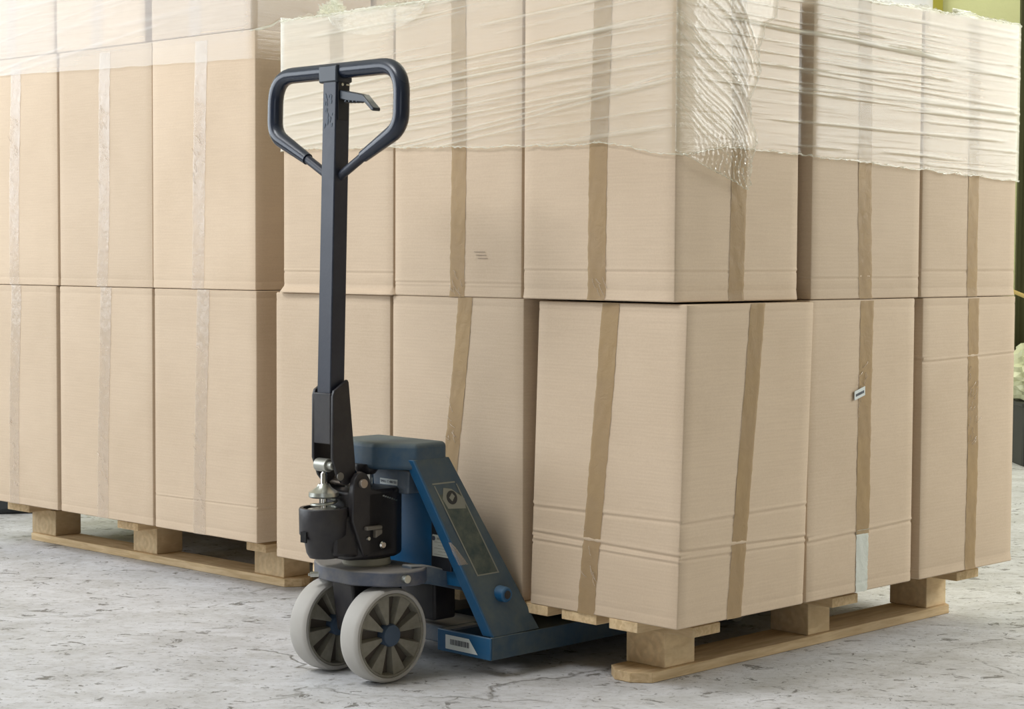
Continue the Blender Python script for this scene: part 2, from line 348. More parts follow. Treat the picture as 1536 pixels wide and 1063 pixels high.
# ------------------------------------------------------------------ cardboard boxes
def mk_box(name, origin, yaw, x0, x1, y0, y1, z0, h, seed, label, group, tapes, creases=(), lean=(0, 0), flare=0.0, tape_mat=None, bulge=.003, extra=None):
    """x0..x1, y0..y1 in the stack frame (x into the stack, y along its left face); z0 base height"""
    rnd = random.Random(seed); c, s_ = math.cos(yaw), math.sin(yaw)
    cx, cy = (x0+x1)/2, (y0+y1)/2
    root = empty(name, (origin[0] + c*cx - s_*cy, origin[1] + s_*cx + c*cy, z0), yaw)
    tag(root, label, 'box', group)
    hx, hy = (x1-x0)/2, (y1-y0)/2; r = .005
    # perimeter: list of (x, y, nx, ny, side, t)
    per = []; N = 16
    corners = [((-hx, hy), (-hx, -hy), (-1, 0), 0), ((-hx, -hy), (hx, -hy), (0, -1), 1), ((hx, -hy), (hx, hy), (1, 0), 2), ((hx, hy), (-hx, hy), (0, 1), 3)]
    for (ax, ay), (bx, by), nrm, side in corners:
        L = math.hypot(bx-ax, by-ay); dx, dy = (bx-ax)/L, (by-ay)/L
        for k in range(N+1):
            d = r + (L-2*r)*k/N; per.append((ax+dx*d, ay+dy*d, nrm[0], nrm[1], side, d/L))
        # corner mid point
        nx, ny = nrm[0]+dx, nrm[1]+dy; q = math.sqrt(.5)
        per.append((bx - dx*r + nrm[0]*0 + dx*r*q + -nrm[0]*r*(1-q), by - dy*r + dy*r*q - nrm[1]*r*(1-q), nx*q, ny*q, side, 1.0))
    ph = [rnd.uniform(0, 6.28) for _ in range(8)]; bl = [rnd.uniform(.2, 1.0)*bulge for _ in range(4)]
    def disp(side, t, z):
        u = z/h; e = math.sin(PI*max(0, min(1, t))); v = math.sin(PI*max(0, min(1, u)))
        d = bl[side]*e*v + .0012*e*math.sin(5*t+ph[side])*math.sin(7*u+ph[side+4])
        for (cz, amp, wd, sl) in creases:
            zz = z - cz - sl*(t-.5)
            d += -amp*math.exp(-(zz/wd)**2) + amp*.7*math.exp(-((zz-2.2*wd)/wd)**2)
        if flare and z < .016: d += flare*(1-z/.016)
        # glued flap ends: a shallow fold line under the top and over the bottom edge
        for fz in (.022, h-.018): d += -.0008*math.exp(-((z-fz)/.0025)**2)
        return d
    zs = set([0, .002, .006, .012, .016, .0195, .022, .0245, h-.0205, h-.018, h-.0155, h-.008, h-.002, h] + [h*k/18 for k in range(1, 18)])
    for (cz, amp, wd, sl) in creases:
        m = abs(sl)/2
        k = -m-2*wd
        while k < m+5*wd: zs.add(cz+k); k += wd*.75
    zs = sorted(z for z in zs if 0 <= z <= h)
    def lx(z): return lean[0]*z/h, lean[1]*z/h
    vs = []; n = len(per)
    for z in zs:
        ox, oy = lx(z); ins = .002 if z in (0, h) else 0
        for (x, y, nx, ny, sd, t) in per:
            d = disp(sd, t, z) - ins; vs.append((x+nx*d+ox, y+ny*d+oy, z))
    fs = []
    for i in range(len(zs)-1):
        for j in range(n):
            k = (j+1) % n; fs.append((i*n+j, i*n+k, (i+1)*n+k, (i+1)*n+j))
    fs.append(tuple(range(n))[::-1]); top = len(zs)-1; fs.append(tuple(range(top*n, top*n+n)))
    MB().add(vs, fs).build('carton_body', CARD, root, fix=False)
    # tape strips: (side, centre at the bottom, centre at the top, z from, z to, width) ; centre in stack coordinates
    for tp in tapes:
        side, c0, c1, za, zb, wd = tp[:6]; mt = tp[6] if len(tp) > 6 else (tape_mat or TAPE); nm = tp[7] if len(tp) > 7 else 'tape'
        mb = MB(); nz = 60; nw = 6; vv = []
        jag = [rnd.uniform(-.0012, .0012) for _ in range(nz+1)]
        for i in range(nz+1):
            z = za + (zb-za)*i/nz; cc = c0 + (c1-c0)*z/h + .0015*math.sin(z*9+ph[0]); ox, oy = lx(z)
            for k in range(nw+1):
                q = cc + wd*(k/nw-.5) + (jag[i] if k in (0, nw) else 0)
                wr = .0006*math.sin(z*70+k*1.7+ph[1])*math.sin(z*23+ph[2])
                if i in (0, nz): q += .002*math.sin(k*2.3+ph[3]); 
                if side == 0:
                    yy = q - cy; t = (hy-yy)/(2*hy); d = disp(0, t, z) + .0011 + wr; vv.append((-hx-d+ox, yy+oy, z))
                else:
                    xx = q - cx; t = (xx+hx)/(2*hx); d = disp(1, t, z) + .0011 + wr; vv.append((xx+ox, -hy-d+oy, z))
        ff = [(i*(nw+1)+k, i*(nw+1)+k+1, (i+1)*(nw+1)+k+1, (i+1)*(nw+1)+k) for i in range(nz) for k in range(nw)]
        o = mb.add(vv, ff).build(nm, mt, root, fix=False)
        if mt is PALETAPE: o['label'] = 'short piece of pale greenish tape'
    if extra: extra(root, hx, hy, cx, cy, disp)
    return root

YM = .787; OM = (.3327, 3.7853)
Z1, Z2, Z3 = .144, .8005, 1.465
g1, g2 = 'cartons on the front pallet', 'cartons on the rear pallet'
def wrinkle(side, c, z, wlen, n, seed):
    """loose bits of clear tape, standing off the box: thin bright wrinkles"""
    def f(root, hx, hy, cx, cy, disp):
        r = random.Random(seed); mb = MB()
        for i in range(n):
            zz = z + r.uniform(-wlen, wlen); q = c + r.uniform(-.02, .02); dl = r.uniform(.012, .035); an = r.uniform(.3, 1.2)
            pts = []
            for k in range(6):
                t = k/5; qq = q + dl*math.cos(an)*t*.6; z2 = zz + dl*math.sin(an)*t; d = .002 + .0022*math.sin(PI*t)
                pts.append((-hx-d-disp(0, .5, z2), qq-cy, z2) if side == 0 else (qq-cx, -hy-d-disp(1, .5, z2), z2))
            mb.tube(pts, .0007, 5)
        o = mb.build('tape_wrinkle', TAPEC, root, fix=False); o['kind'] = 'stuff'
    return f
def label_strip(root, hx, hy, cx, cy, disp):
    wrinkle(1, .63, .45, .06, 8, 5)(root, hx, hy, cx, cy, disp)
    z = .432; x = .600-cx; y = -hy-.006
    MB().hexa([(x, y, z), (x+.04, y, z+.010), (x+.04, y+.0012, z+.010), (x, y+.0012, z)], [(x, y, z+.02), (x+.04, y, z+.03), (x+.04, y+.0012, z+.03), (x, y+.0012, z+.02)]).build('paper_strip', WHITE, root)['label'] = 'small white printed paper strip stuck on the tape'
    mb = MB()
    for k in range(8):
        xx = x+.005+k*.004; zz = z+.008+k*.001
        mb.box(xx, xx+.0022, y-.0006, y, zz, zz+.006)
    o = mb.build('print', INK, root); o['label'] = 'dark blue print on the strip'
def smudge(root, hx, hy, cx, cy, disp):
    wrinkle(0, .64, .03, .03, 9, 8)(root, hx, hy, cx, cy, disp)
    mb = MB()
    for k in range(3):
        z = .085+k*.007; y = .575-cy; d = disp(0, .5, z)+.0012
        mb.box(-hx-d, -hx-d+.0006, y-.03+k*.004, y+.006*k, z, z+.0012)
    o = mb.build('printed_lines', mat_simple('faint_print', (.32, .25, .19), .8), root); o['label'] = 'faint printed lines'

CR = [(.212, .0016, .003, .004), (.150, .0020, .003, -.01), (.135, .0014, .0025, -.006)]
B = []
D = .42
# --- front pallet, lower tier
mk_box('cardboard_box', OM, YM, 0, .425, 0, .412, Z1, .652, 1, 'large lower carton at the near corner of the front stack, over the round-ended pallet runner', g1,
       [(0, .246, .203, 0, .652, .048), (1, .180, .228, 0, .652, .048)], CR, lean=(.012, -.010), extra=wrinkle(0, .235, .12, .06, 8, 31))
mk_box('cardboard_box', OM, YM, .002, .425, .437, .862, Z1, .656, 2, 'lower carton directly behind the blue arm of the pallet jack', g1,
       [(0, .69, .618, 0, .656, .046)], [], extra=wrinkle(0, .65, .38, .05, 9, 12))
mk_box('cardboard_box', OM, YM, .002, .425, .870, 1.296, Z1, .656, 3, 'lower carton behind the black handle column of the pallet jack', g1, [(0, 1.09, 1.08, 0, .656, .046)], [])
mk_box('cardboard_box', OM, YM, .437, .845, .002, .42, Z1, .655, 4, 'lower middle carton of the right-hand face, its tape carrying a white printed strip', g1,
       [(1, .642, .65, .13, .652, .050), (1, .642, .648, .0, .14, .046, PALETAPE, 'tape_patch')], [(.134, .0018, .003, .012)], lean=(0, 0), extra=label_strip)
mk_box('cardboard_box', OM, YM, .875, 1.287, 0, .42, Z1, .655, 5, 'lower carton at the far right end of the front stack, with loose wrinkled tape', g1,
       [(1, 1.095, 1.092, 0, .652, .046)], [(.51, .0015, .0025, .01)], flare=.003, extra=wrinkle(1, 1.09, .40, .1, 22, 9))
# --- upper tier
mk_box('cardboard_box', OM, YM, 0, .408, .014, .437, Z2, .6575, 6, 'upper corner carton half covered by torn wrinkled stretch film', g1,
       [(0, .224, .21, 0, .6575, .050), (1, .198, .200, 0, .6575, .050)], [(.060, .0010, .0025, 0)], flare=.002, extra=wrinkle(0, .21, .02, .02, 6, 3))
mk_box('cardboard_box', OM, YM, 0, .425, .443, .853, Z2, .6575, 7, 'upper carton right of the jack handle loop, with faint printed lines low down', g1, [(0, .64, .638, 0, .6575, .047)], [(.03, .0009, .0025, 0)], extra=smudge)
mk_box('cardboard_box', OM, YM, 0, .425, .858, 1.263, Z2, .6575, 8, 'upper carton seen through the loop of the jack handle', g1, [(0, 1.06, 1.06, 0, .6575, .047)], [(.05, .001, .0025, 0)], flare=.012)
mk_box('cardboard_box', OM, YM, .443, .862, .004, .42, Z2, .6575, 10, 'upper middle carton of the right-hand face under olive-tinted film', g1, [(1, .646, .628, 0, .6575, .050)], [(.045, .001, .0025, 0)])
mk_box('cardboard_box', OM, YM, .868, 1.282, .002, .42, Z2, .6575, 11, 'upper carton at the far right end, whitened by layers of film', g1, [(1, 1.085, 1.08, 0, .6575, .046)], [(.06, .0012, .003, 0)], flare=.002)

# --- rear pallet
YL = math.atan2(.7297, .6838); OL = (-.6602, 4.9119)
tiers = [(Z1, 'bottom', [(0, .438), (.452, .899), (.912, 1.35)]), (Z2, 'middle', [(.003, .443), (.448, .895), (.900, 1.34)]), (Z3+.006, 'top', [(.02, .445), (.478, .905), (.912, 1.34)])]
colname = ['right-hand', 'centre', 'left-hand']
sd = 20
for z0, tn, cols in tiers:
    for k, (a, b) in enumerate(cols):
        sd += 1; m = (a+b)/2 + (.0 if k else .01)
        lab = '%s-row carton in the %s column of the rear stack' % (tn, colname[k]) + {'bottom': ', resting on the pallet deck', 'middle': ', with whitish glossy tape', 'top': ', fully behind milky film'}[tn]
        mk_box('cardboard_box', OL, YL, .003*(k % 2), .42, a, b, z0, .669 if tn == 'middle' else .655, sd, lab, g2, [(0, m+.01, m-.01, 0, .655, .052)],
               [(.09, .0009, .002, .006)] if (tn == 'bottom' and k == 0) else [], tape_mat=TAPEC, extra=wrinkle(0, m, .4 if tn != 'bottom' else .15, .12, 7, sd+50) if tn != 'top' else None)
for i, (x0, x1) in enumerate([(.43, .85), (.86, 1.28)]):
    for z0, tn, cols in tiers:
        sd += 1
        mk_box('cardboard_box', OL, YL, x0, x1, .01, .445, z0, .669 if tn == 'middle' else .655, sd, '%s-row carton of the rear stack, %s carton behind the front row' % (tn, ['first', 'second'][i]), g2, [], [])

# cartons inside the stacks, out of sight: they carry the load and keep the daylight out of the gaps
for o_, yw, xs_, ys_, zs_ in ((OM, YM, (.445, .875), (.437, .870), ((Z1, 'bottom'), (Z2, 'top'))), (OL, YL, (.43, .86), (.455, .91), ((Z1, 'bottom'),))):
    for zq, tn in zs_:
        for iy, yq in enumerate(ys_):
            for ix, xq in enumerate(xs_):
                sd += 1
                mk_box('cardboard_box', o_, yw, xq, xq+.40, yq, yq+.405, zq, .65, sd, '%s-row carton inside the %s stack, %s row back, %s' % (tn, 'front' if o_ is OM else 'rear', ('middle', 'last')[ix], ('centre', 'left')[iy]), 'cartons inside the stacks', [], [])

# ------------------------------------------------------------------ pallets
def pallet(origin, yaw, x_along, x0, width_pos, blocks, cross, cross_ext, decks, deck_ext, label, run_len, run_w=.10):
    """along axis: stack x if x_along else stack y"""
    root = empty('pallet', (origin[0], origin[1], 0), yaw); tag(root, label, 'pallet', 'wooden pallets')
    rnd = random.Random(len(blocks)+int(x_along))
    lw, cw = (WOOD, WOODC) if x_along else (WOODC, WOOD)
    def P(a, b): return (a, b) if x_along else (b, a)   # a along runner, b across
    for c in width_pos:
        w2 = run_w/2; ch = .03
        poly = [P(*p) for p in [(x0+ch, c-w2), (x0+run_len-ch, c-w2), (x0+run_len, c-w2+ch*1.2), (x0+run_len, c+w2-ch*1.2), (x0+run_len-ch, c+w2), (x0+ch, c+w2), (x0, c+w2-ch*1.2), (x0, c-w2+ch*1.2)]]
        MB().prism(poly, 'z', .0005, .0225).build('bottom_runner', lw, root, .0015)
        for (ba, bl) in blocks:
            j = rnd.uniform(-.004, .004); q0 = P(ba, c-w2+.012+j); q1 = P(ba+bl, c+w2+.004+j)
            mb = MB(); mb.box(min(q0[0], q1[0]), max(q0[0], q1[0]), min(q0[1], q1[1]), max(q0[1], q1[1]), .0225, .1)
            # local origin in the middle of the block so that the growth rings centre there
            cx_, cy_ = (q0[0]+q1[0])/2, (q0[1]+q1[1])/2
            mb.v = [(x-cx_, y-cy_+.0, z-.05) for x, y, z in mb.v]
            o = mb.build('block', BLOCK, root, .002); o.location = (cx_, cy_, .05)
    for (ca, cwid) in cross:
        q0 = P(ca, cross_ext[0]); q1 = P(ca+cwid, cross_ext[1])
        MB().box(min(q0[0], q1[0]), max(q0[0], q1[0]), min(q0[1], q1[1]), max(q0[1], q1[1]), .1, .122).build('cross_board', cw, root, .0015)
    for (db, dw) in decks:
        e0 = rnd.uniform(-.006, .006)
        q0 = P(deck_ext[0]+e0, db); q1 = P(deck_ext[1]+e0, db+dw)
        MB().box(min(q0[0], q1[0]), max(q0[0], q1[0]), min(q0[1], q1[1]), max(q0[1], q1[1]), .122, .1438).build('deck_board', lw, root, .0015)
    return root
# front pallet: stack frame (x along e1, y along e2); jack frame offset a = x + .302, b = y - .627
pallet(OM, YM, True, .058, [.196, .627, 1.058], [(.138, .10), (.645, .085), (1.142, .088)], [(.13, .092), (.625, .1), (1.145, .1)], (.066, 1.19),
       [(.105, .078), (.222, .1), (.36, .09), (.49, .1), (.63, .1), (.77, .09), (.91, .1), (1.07, .09)], (.004, 1.30),
       'pale pine pallet under the front stack, pallet jack forks inside it', 1.2, .116)
pallet(OL, YL, False, .05, [.21, .66, 1.1], [(.093, .125), (.665, .115), (1.182, .13)], [(.078, .082), (.65, .1), (1.21, .12)], (.095, 1.2),
       [(.17, .09), (.30, .09), (.40, .06), (.48, .1), (.63, .1), (.78, .1), (.93, .1), (1.08, .1)], (-.045, 1.335),
       'pale pine pallet under the rear stack at the left', 1.28, .10)

# ------------------------------------------------------------------ stretch film
def film(name, root, path, zt, zb, densf, creases, seed, off=.006, nz=150, ds=.011, amp=.0014, mat=None):
    """path: list of (x,y) in the stack frame; creases: (s0, s1, z at s=0 of path, slope, curve, strength, width)"""
    P = [Vector(p) for p in path]; L = [0]
    for i in range(1, len(P)): L.append(L[-1] + (P[i]-P[i-1]).length)
    n = int(L[-1]/ds); pts = []
    for i in range(n+1):
        s = L[-1]*i/n; k = 0
        while k < len(P)-2 and L[k+1] < s: k += 1
        t = (s-L[k])/(L[k+1]-L[k]); p = P[k].lerp(P[k+1], t); pts.append((s, p))
    vs = []; at = []; rnd = random.Random(seed)
    nr = []
    for i in range(n+1):
        d = (pts[min(i+1, n)][1] - pts[max(i-1, 0)][1]).normalized(); nr.append(Vector((d.y, -d.x)))
    for i, (s, p) in enumerate(pts):
        a, b = zb(s), zt(s); loc = [c for c in creases if c[0]-.03 <= s <= c[1]+.03]
        for j in range(nz+1):
            z = a + (b-a)*j/nz; d = off; dn = densf(s, z)
            for (s0, s1, z0, sl, cv, st, wd) in loc:
                zc = z0 + sl*s + cv*(s-s0)**2
                q = (z-zc)/wd
                if abs(q) > 3: continue
                env = max(0, min(1, (s-s0+.03)/.08))*max(0, min(1, (s1+.03-s)/.08)); e = math.exp(-q*q)*env
                d += e*st*amp; dn += e*st*.36
            pt = p + nr[i]*d
            vs.append((pt.x, pt.y, z)); at.append(max(0, min(.97, dn)))
    fs = [(i*(nz+1)+j, (i+1)*(nz+1)+j, (i+1)*(nz+1)+j+1, i*(nz+1)+j+1) for i in range(n) for j in range(nz)]
    return MB().add(vs, fs).build(name, mat or FILM, root, attr=at, fix=False)
def smooth(x, a, b): t = max(0, min(1, (x-a)/(b-a))); return t*t*(3-2*t)
rnd = random.Random(4)
# front stack: path from the far left end round the near corner to the far right end
fr = empty('stretch_film', (OM[0], OM[1], 1.0), YM); tag(fr, 'clear wrinkled stretch film around the top of the front stack, torn at the corner', 'plastic film')
LW = 1.265; LR = 1.285
fpath = [(.42, LW+.003), (.0, LW), (0, .443), (0, .03), (.0005, .020), (.008, .0145), (.409, .0145), (.443, .003), (.865, .002), (LR-.006, .0), (LR, .006), (LR, .42)]
fpath = [(x-.0, y) for x, y in fpath]
s_left = .42; s_c = .42+LW-.006
cre = []
for k in range(62):
    a = s_left + rnd.uniform(-.05, 1.0); ln = rnd.choice([.15, .3, .5, .9])*rnd.uniform(.7, 1.3); zz = rnd.uniform(1.08, 1.46) - 1.0
    sl = rnd.uniform(.035, .09); st = rnd.choice([.25, .4, .6, 1.0]); cre.append((a, min(a+ln, s_c-.01), zz - sl*a + .03, sl, 0, st, rnd.uniform(.0018, .004)))
for zz, s1 in ((.235, s_c), (.225, s_c), (.28, 1.4), (.30, 1.3), (.335, s_c), (.36, 1.35), (.21, 1.3), (.40, s_c)):
    cre.append((s_left, s1, zz - .10*s_c - .0, .085, .03 if zz < .24 else 0, 1.0, .0026))
for k in range(56):
    a = s_c + rnd.uniform(.0, 1.1); ln = rnd.choice([.2, .4, .7, 1.2])*rnd.uniform(.7, 1.3); zz = rnd.uniform(.11, .455)
    sl = -rnd.uniform(.0, .035); st = rnd.choice([.25, .45, .7, 1.0]); cre.append((a, min(a+ln, s_c+LR), zz - sl*(s_c+.6), sl, 0, st, rnd.uniform(.0018, .004)))
for zz in (.42, .395, .35, .325, .30, .27, .25):
    cre.append((s_c, s_c+1.0, zz+.02*s_c, -.02, 0, .9, .0022))
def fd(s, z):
    if s < s_c: d = .15 + .45*(1-smooth(s, .5, .95)) + .06*math.sin(s*9)  # window reflection at the left end is put into the density
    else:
        t = s-s_c; d = .05 + .14*smooth(t, .40, .5) + .12*smooth(t, .855, .875) + .20*smooth(t, 1.05, 1.25)  # density rises to the far right, standing in for window reflection
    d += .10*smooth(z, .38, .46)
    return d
_e = [rnd.uniform(-1, 1) for _ in range(60)]
def jit(s, sc=34): k = s*sc; i = int(k) % 59; return _e[i]*(1-(k-int(k))) + _e[i+1]*(k-int(k))
def zbot(s):
    if s < s_c: base = .145 - .021*smooth(s, .5, s_c-.25) - .03*smooth(s, s_c-.2, s_c)
    else: base = .094 + .022*smooth(s-s_c, 0, .15) - .036*max(0, s-s_c-.15)/1.13
    return base + .0022*jit(s) + .001*jit(s*3.1)
def ztop(s):
    if s < s_left: return .47
    return .459 + .004*jit(s, 11) + (.014*math.exp(-((s-s_c-1.03)/.05)**2))
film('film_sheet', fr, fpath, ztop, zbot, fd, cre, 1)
# rolled, bunched lower edge
def rope(name, root, path, zf, s0, s1, off=.008, r=.0022, seed=3, n=420):
    P = [Vector(p) for p in path]; L = [0]; rd = random.Random(seed)
    for i in range(1, len(P)): L.append(L[-1] + (P[i]-P[i-1]).length)
    pts = []; rr = []
    for i in range(n+1):
        s = s0+(s1-s0)*i/n; k = 0
        while k < len(P)-2 and L[k+1] < s: k += 1
        t = (s-L[k])/(L[k+1]-L[k]); p = P[k].lerp(P[k+1], t); d = (P[k+1]-P[k]).normalized()
        o = off + rd.uniform(-.001, .0015); p = p + Vector((d.y, -d.x))*o
        pts.append((p.x, p.y, zf(s) + rd.uniform(-.0015, .0015))); rr.append(r*rd.uniform(.4, 1.35))
    mb = MB().tube(pts, rr, 6)
    return mb.build(name, FILM, root, attr=[.42]*len(mb.v), fix=False)
o = rope('film_hem', fr, fpath, zbot, s_left, s_c+LR-.005, r=.0019); o['label'] = 'bunched white lower edge of the film'
o = rope('film_hem', fr, fpath, ztop, s_left, s_c+LR-.005, r=.0024, seed=5); o['label'] = 'bunched white upper edge of the film'
# film folded over the tops of the boxes
mb = MB(); at = []
nu = 120
for face in (0, 1):
    base = len(mb.v); L_ = LW if face == 0 else LR
    for i in range(nu+1):
        s = L_*i/nu
        for j in range(13):
            q = .17*j/12; z = .461 + .007*math.sin(s*31+j)*math.sin(q*60+s*9) + .004*random.Random(i*31+j+face).uniform(-1, 1)
            ee = min(s, L_-s); qq = min(q - .006, ee) if ee < q else q - .006
            mb.v.append((qq, s, z) if face == 0 else (s, qq, z)); at.append(.45)
    mb.f += [(base+i*13+j, base+i*13+j+1, base+(i+1)*13+j+1, base+(i+1)*13+j) for i in range(nu) for j in range(12)]
mb.build('film_overlap', FILM, fr, attr=at, fix=False)['label'] = 'crumpled film folded over the carton tops'
def crumple(name, root, c, size, seed, n=26, dens=.5, tilt=0):
    """a crumpled tuft of film: a jagged folded fan"""
    rd = random.Random(seed); mb = MB(); at = []
    m = 10
    for i in range(n):
        u = i/(n-1)
        for j in range(m):
            v = j/(m-1); hgt = size[2]*(math.sin(PI*u)**.6)*(1+rd.uniform(-.25, .25))
            x = c[0] + size[0]*((i % 2)-.5)*(.3+v*.5) + rd.uniform(-.2, .2)*size[0]
            y = c[1] + size[1]*(u-.5) + rd.uniform(-.02, .02)*size[1]; z = c[2] + v*hgt
            mb.v.append((x, y, z)); at.append(min(.9, dens*rd.uniform(.3, 1.5)))
    mb.f = [(i*m+j, (i+1)*m+j, (i+1)*m+j+1, i*m+j+1) for i in range(n-1) for j in range(m-1)]
    return mb.build(name, FILM, root, attr=at, fix=False, smooth=False)
o = crumple('film_tuft', fr, (.02, 1.10, .455), (.03, .11, .04), 3); o['label'] = 'standing tuft of crumpled film'
o = crumple('film_tuft', fr, (1.03, .012, .463), (.06, .03, .014), 5, dens=.8); 
o = crumple('film_tuft', fr, (.01, .88, .458), (.02, .2, .012), 7, dens=.6)
# crumpled patch low on the upper edge of the left face
mb = MB(); at = []; rd = random.Random(12)
for i in range(46):
    for j in range(16):
        y = 1.08-.34*i/45; z = .455 - .055*j/15*(math.sin(PI*i/45)**.5) + rd.uniform(-.0015, .0015)
        mb.v.append((-.009 - rd.uniform(0, .0018), y + rd.uniform(-.002, .002), z)); at.append(rd.choice([.03, .05, .10, .30]))
mb.f = [(i*16+j, (i+1)*16+j, (i+1)*16+j+1, i*16+j+1) for i in range(45) for j in range(15)]
mb.build('film_crumple', FILM, fr, attr=at, fix=False)['label'] = 'crumpled flap of film hanging from the upper edge'
# torn hanging flap on the right-hand face beside the corner
outl = [(.006, 1.10), (.08, 1.07), (.134, 1.054), (.17, 1.043), (.205, 1.028), (.217, 1.04), (.222, 1.085), (.24, 1.125), (.243, 1.14), (.222, 1.175), (.218, 1.215), (.238, 1.245), (.252, 1.275), (.246, 1.32), (.262, 1.345), (.275, 1.38), (.305, 1.40), (.31, 1.43), (.29, 1.455)]
def flap_right(z):
    e = [(1.028, .205), (1.04, .217), (1.085, .222), (1.125, .24), (1.14, .243), (1.175, .222), (1.215, .218), (1.245, .238), (1.275, .252), (1.32, .246), (1.345, .262), (1.375, .268), (1.39, .305), (1.43, .31), (1.46, .29)]
    for (a, x0), (b, x1) in zip(e, e[1:]):
        if a <= z <= b: return x0+(x1-x0)*(z-a)/(b-a)
    return e[0][1] if z < e[0][0] else e[-1][1]
def flap_bot(x):
    e = [(0, 1.10), (.03, 1.088), (.08, 1.07), (.134, 1.054), (.17, 1.043), (.205, 1.028), (.32, 1.028)]
    for (a, y0), (b, y1) in zip(e, e[1:]):
        if a <= x <= b: return y0+(y1-y0)*(x-a)/(b-a)
    return 1.10
mb = MB(); at = []; rd = random.Random(77); nu_, nv_ = 110, 150
cent = (.0, 1.62)
fr_cre = [(rd.uniform(.02, 1.15), rd.uniform(.5, 1), rd.uniform(0, .1)) for _ in range(44)]
for j in range(nv_+1):
    z = 1.028 + (1.46-1.028)*j/nv_; xr = flap_right(z)
    for i in range(nu_+1):
        x = -.004 + (xr+.004)*i/nu_; zb_ = flap_bot(x); zz = max(z, zb_)
        # fan of folds curving down to the lower tip
        u = (x/.25); cur = (1.47 - zz)/.43 - .55*u**1.6 - .05*math.sin(6*u)
        f = 0
        for (c0, st, ph_) in fr_cre:
            g = abs(cur*1.3 - (c0-.25)); f += st*math.exp(-(g/.005)**2)
        low = smooth(1.17-zz, 0, .12)*smooth(x, .03, .12)
        cr2 = low*(.5+.5*math.sin(x*420+math.sin(zz*90)*2.2))*.9
        edge = math.exp(-((xr-x)/.006)**2) + math.exp(-((zz-zb_)/.004)**2)
        d = (.010 + .0022*f + .005*cr2 + .004*edge + rd.uniform(0, .0009)*(1+3*low))*(.12+.88*smooth(x, -.004, .045))
        mb.v.append((x, .013-d, zz-1.0)); at.append(min(.9, .03 + .34*f + .30*cr2**3 + .40*edge))
mb.f = [(j*(nu_+1)+i, j*(nu_+1)+i+1, (j+1)*(nu_+1)+i+1, (j+1)*(nu_+1)+i) for j in range(nv_) for i in range(nu_)]
mb.build('torn_flap', FILM, fr, attr=at, fix=False)['label'] = 'torn crinkled flap of film with diagonal folds'
# rear stack film
f2 = empty('stretch_film', (OL[0], OL[1], 1.3), YL); tag(f2, 'milky stretch film around the top of the rear stack at the left', 'plastic film')
p2 = [(0, 1.345), (0, .9), (-.0, .01), (.0, .004), (.005, .0), (.43, .002), (.9, .002), (1.29, .002)]
cre2 = []
for k in range(60):
    a = rnd.uniform(-.1, 1.2); ln = rnd.uniform(.3, 1.2); sl = rnd.uniform(.02, .14); zz = rnd.uniform(.15, .83)
    cre2.append((a, min(a+ln, 1.33), zz - sl*.6, sl, 0, rnd.choice([.2, .35, .55]), rnd.uniform(.002, .006)))
for k in range(14):
    a = 1.34+rnd.uniform(0, .6); cre2.append((a, a+rnd.uniform(.1, .5), rnd.uniform(.1, .8), rnd.uniform(-.04, .04), 0, .3, .003))
def fd2(s, z): return (.36 + .14*smooth(.9-s, 0, .9) - (.18*smooth(s, 1.3, 1.35)) - .12*(1-smooth(z, .12, .2)))  # denser leftward: whitening by the window is built into the film density
def zb2(s): return .125 - .03*min(s, 1.33)/1.33 + .0015*jit(s)
def zt2(s): return .833
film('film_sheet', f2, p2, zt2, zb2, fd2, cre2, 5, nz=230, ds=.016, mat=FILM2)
mb = MB().tube([(-.004, .02, .166), (.01, -.008, .17), (.045, -.012, .182), (.075, -.010, .20)], [.0012, .004, .003, .0008], 8)
mb.build('film_twist', FILM, f2, attr=[.7]*len(mb.v), fix=False)['label'] = 'twisted knot of film at the corner seam'

# ------------------------------------------------------------------ pallet jack (x = along the forks, y = axle direction)
J = empty('pallet_jack', (-.325, 4.014, 0), YM)
tag(J, 'blue hand pallet jack with black loop handle and grey twin steering wheels', 'pallet jack')
def wheel(yc):
    t = empty('steering_wheel', (0, yc, .1), 0, J)
    W2 = .0275
    MB().lathe([(.088, -W2+.003), (.089, -W2), (.095, -W2), (.0985, -W2+.004), (.1, -W2+.011), (.1, W2-.011), (.0985, W2-.004), (.095, W2), (.089, W2), (.088, W2-.003)], (0, 0, 0), 'y', 72, True).build('tyre', TYRE, t)
    m = MB().lathe([(.083, -W2+.001), (.088, -W2+.001), (.0881, W2-.001), (.083, W2-.001), (.080, .007), (.080, -.007)], (0, 0, 0), 'y', 64, True)
    for sgn in (-1, 1):
        for k in range(8):
            a = 2*PI*(k+.35)/8
            def R(r, da, y): return (r*math.cos(a+da), sgn*y, r*math.sin(a+da))
            b0 = [R(.022, -.16, .006), R(.022, .16, .006), R(.084, .25, .006), R(.084, -.25, .006)]
            t0 = [R(.022, -.13, .021), R(.022, .13, .021), R(.084, .20, .024), R(.084, -.20, .024)]
            m.hexa(b0, t0)
    m.build('hub', HUB, t, .001)
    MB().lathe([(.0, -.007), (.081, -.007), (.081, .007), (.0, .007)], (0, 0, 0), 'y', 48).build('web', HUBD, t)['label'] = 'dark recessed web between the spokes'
    MB().lathe([(.0, -.029), (.013, -.029), (.022, -.0275), (.024, -.022), (.024, .022), (.022, .0275), (.013, .029), (0, .029)], (0, 0, 0), 'y', 32).build('bearing_cap', CAP, t)
wheel(-.0835); wheel(.0835)
MB().cyl((0, -.105, .1), (0, .105, .1), .011).build('axle', ZINC, J)
MB().prism([(-.03, .095), (.03, .095), (.045, .205), (-.045, .205)], 'y', -.034, .034).build('steering_yoke', BLACK, J, .006)
